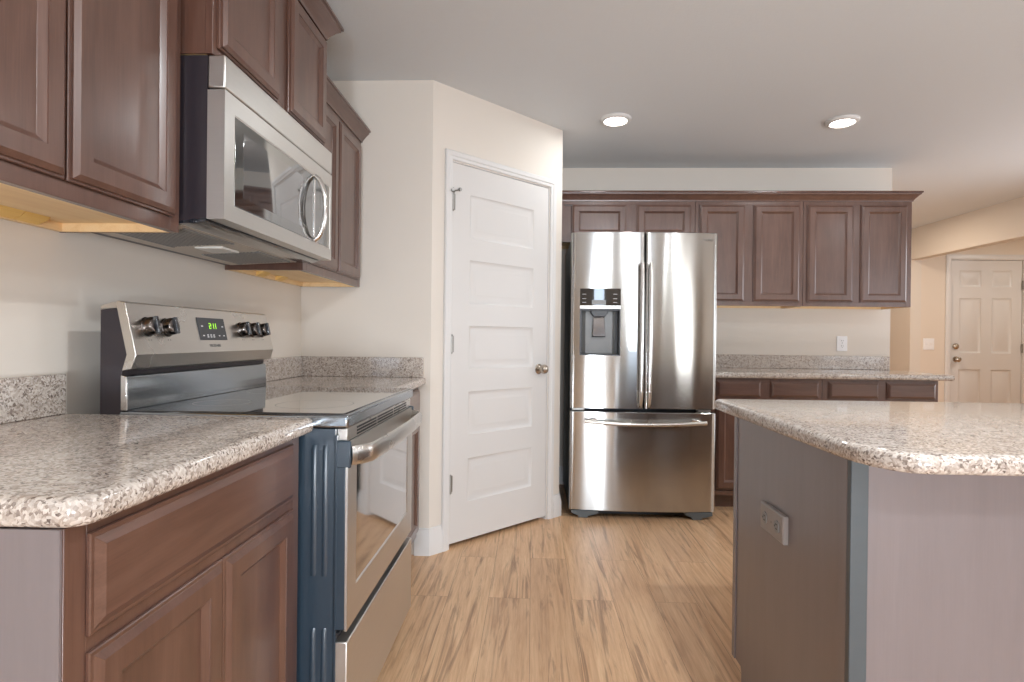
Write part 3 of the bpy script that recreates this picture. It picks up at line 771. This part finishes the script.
# ------------------------------------------------------------------ refrigerator
FX0, FX1, FYF = .236, 1.144, 3.572
fr = thing('refrigerator', 'stainless french-door refrigerator with a dispenser and freezer drawer', 'refrigerator', ((FX0+FX1)/2, 3.95, 0))
xc, hw = (FX0+FX1)/2, (FX1-FX0)/2
def yf(x): return FYF-.024*(1-((x-xc)/hw)**2)+.004
MB().box(FX0+.006, FX1-.006, 3.665, 4.35, .03, 1.765).build('case', 'grey_case', fr, bevel=.004)
MB().box(FX0+.012, FX1-.012, 3.652, 3.664, .07, 1.760).build('door_gasket', 'gasket', fr)
def sect(x0, x1, r0=False, r1=False, yb=3.650, n=14):
    """door cross-section with a gently bowed front; r0/r1 round the outer corners"""
    p = []; R_ = .014
    a, c_ = x0+(R_ if r0 else 0), x1-(R_ if r1 else 0)
    if r0: p += [(x0+R_-R_*math.cos(t_), yf(x0)+R_-R_*math.sin(t_)) for t_ in (0, .4, .8, 1.2)]
    p += [(a+(c_-a)*i/n, yf(a+(c_-a)*i/n)) for i in range(n+1)]
    if r1: p += [(x1-R_+R_*math.cos(t_), yf(x1)+R_-R_*math.sin(t_)) for t_ in (1.2, .8, .4, 0)]
    return [(x0, yb)] + p + [(x1, yb)]
XM = .6925; GZ0 = .690; TZ = 1.788
QX0, QX1, QZ0, QZ1 = .292, .543, 1.020, 1.437
def door_solid(b, sec, z0, z1, caps=True):
    ins = .004
    def shrink(d): return [(x, y+(d if i not in (0, len(sec)-1) else 0)) for i, (x, y) in enumerate(sec)]
    b.loops([[(x, y, z) for x, y in s_] for z, s_ in ((z0, shrink(ins)), (z0+ins, sec), (z1-ins, sec), (z1, shrink(ins)))])
# left door, built around the dispenser opening
sL = sect(FX0, XM-.003, True, True, n=24)
b = MB()
def plain(sec, z0, z1): b.loops([[(x, y, z) for x, y in sec] for z in (z0, z1)])
plain(sL, GZ0, QZ0); plain(sL, QZ1, TZ)
plain(sect(FX0, QX0, True, False, n=5), QZ0, QZ1); plain(sect(QX1, XM-.003, False, True, n=8), QZ0, QZ1)
ld = b.build('left_door', 'steel', fr, smooth=30)
b = MB(); door_solid(b, sect(XM+.003, FX1, True, True, n=24), GZ0, TZ); rd = b.build('right_door', 'steel', fr, smooth=30)
b = MB(); door_solid(b, sect(FX0, FX1, True, True, n=36), .048, .668); fz = b.build('freezer_drawer', 'steel', fr, smooth=30)
# dispenser
yd = yf((QX0+QX1)/2)
b = MB(); ps = [(QX0, yf(QX0)+.02), (QX0, yf(QX0)-.002)] + [(QX0+(QX1-QX0)*i/6, yf(QX0+(QX1-QX0)*i/6)-.002) for i in range(1, 6)] + [(QX1, yf(QX1)-.002), (QX1, yf(QX1)+.02)]
b.prism(ps, 1.330, QZ1, 'z'); dp = b.build('dispenser_panel', 'black_glass', ld)
b = MB(); b.prism([(x, y-.001) for x, y in ps], 1.312, 1.3298, 'z'); b.build('dispenser_strip', 'steel_y', ld)
b = MB(); B_ = 3.643
b.box(QX0, QX0+.006, yf(QX0)+.001, B_, QZ0, 1.312); b.box(QX1-.006, QX1, yf(QX1)+.001, B_, QZ0, 1.312)
b.box(QX0+.006, QX1-.006, yd+.012, B_, QZ0, QZ0+.008)
b.box(QX0+.006, QX1-.006, yd+.01, B_, 1.300, 1.312)
b.box(QX0, QX1, B_, 3.649, QZ0, 1.312)
b.build('dispenser_recess', 'grey_dark', ld)
b = MB(); b.prism([(QX0+.018, B_-.001), (QX0+.040, B_-.020), (QX1-.040, B_-.020), (QX1-.018, B_-.001)], QZ0+.008, 1.299, 'z'); b.build('recess_back_plate', 'grey_mid', ld, bevel=.002)
xm_ = (QX0+QX1)/2-.003
b = MB(); b.loops([[(xm_-w, yd+.008, z), (xm_+w, yd+.008, z), (xm_+w, B_-.021, z), (xm_-w, B_-.021, z)] for z, w in ((1.262, .034), (1.285, .052), (1.300, .054))]); b.build('ice_chute', 'grey_dark', ld, bevel=.003)
b = MB(); b.loops([[(xm_-w, B_-.040-d, z), (xm_+w, B_-.040-d, z), (xm_+w, B_-.026-d, z), (xm_-w, B_-.026-d, z)] for z, w, d in ((1.140, .037, .012), (1.150, .040, .012), (1.262, .034, 0))]); b.build('dispenser_paddle', 'knob', ld, bevel=.002)
b = MB(); b.box(xm_-.041, xm_+.041, B_-.054, B_-.030, 1.134, 1.142); b.build('paddle_tip', 'black', ld, bevel=.002)
for x in (QX0+.014, QX1-.046):
    for z in (1.349, 1.372, 1.400): MB().box(x, x+.024, yf(x+.016)-.0036, yf(x+.016)-.0018, z, z+.003).build('key_marking', 'grey_light', ld)
b = MB(); b.box(xm_-.05, xm_+.05, yd-.0040, yd-.0018, 1.336, 1.365); b.build('dispenser_display', 'grey_mid', ld)
# handles
for hx, dd, par in ((.667, -1, ld), (.718, 1, rd)):
    y0 = yf(hx)
    b = MB()
    ps = [(hx, y0-.002, .700), (hx, y0-.018, .708), (hx, y0-.034, .728), (hx, y0-.044, .760), (hx, y0-.047, .800)]
    b.tube(ps, [.008, .010, .0115, .0125, .0125], 14, up=(1, 0, 0), flat=1.0); hb = b.build('handle_bracket', 'steel_y', par, smooth=60)
    b = MB(); b.tube([(hx, y0-.047, .8002), (hx, y0-.051, 1.0), (hx, y0-.052, 1.2), (hx, y0-.051, 1.4), (hx, y0-.047, 1.593)], .0125, 16, up=(1, 0, 0)); b.build('handle', 'chrome', par, smooth=60)
    b = MB(); b.tube([(hx, y0-.046, 1.570), (hx, y0+.001, 1.570)], .008, 10); b.build('handle_post', 'grey_dark', par)
pts = []
for i in range(19):
    q = i/18; x = .325+q*.744; pts.append((x, yf(x)-.052-.006*math.sin(PI*q), .608-.012*math.sin(PI*q)+.004))
b = MB(); b.tube(pts, .0125, 16); b.build('handle', 'steel_y', fz, smooth=60)
for x in (.345, 1.049):
    s_ = 1 if x < .6 else -1
    b = MB(); b.tube([(x+s_*.05, yf(x+s_*.05)+.001, .622), (x+s_*.03, yf(x)-.020, .622), (x, yf(x)-.046, .614)], [.012, .010, .009], 12); b.build('handle_post', 'chrome', fz, smooth=60)
# hinges, feet, grille, lettering
for x0, x1 in ((FX0+.02, FX0+.10), (FX1-.10, FX1-.02)):
    MB().box(x0, x1, 3.60, 3.72, 1.766, 1.800 if False else 1.787).build('hinge_cover', 'grey_case', fr, bevel=.004)
    MB().box(x0-.005, x1-.005, 3.60, 3.650, .671, .687).build('middle_hinge', 'hinge', fr, bevel=.002)
MB().box(FX0+.03, FX1-.03, 3.63, 3.66, .012, .046).build('base_grille', 'black', fr)
for x in (FX0+.10, FX1-.10):
    MB().prism([(x-.085, .046), (x+.085, .046), (x+.085, .026), (x+.02, .010), (x+.02, 0), (x-.04, 0), (x-.04, .012), (x-.085, .030)], 3.57, 3.63, 'y').build('front_foot', 'grey_case', fr, bevel=.003)
for x in (FX0+.08, FX1-.08): MB().cyl((x, 4.25, 0), (x, 4.25, .031), .02, n=12).build('rear_roller', 'black', fr)
text_mesh('SAMSUNG', .0185, frame((1.070, yf(1.070)-.0015, 1.742), (1, .012, 0), (.012, -1, 0)), 'lettering', 'grey_mark', rd)
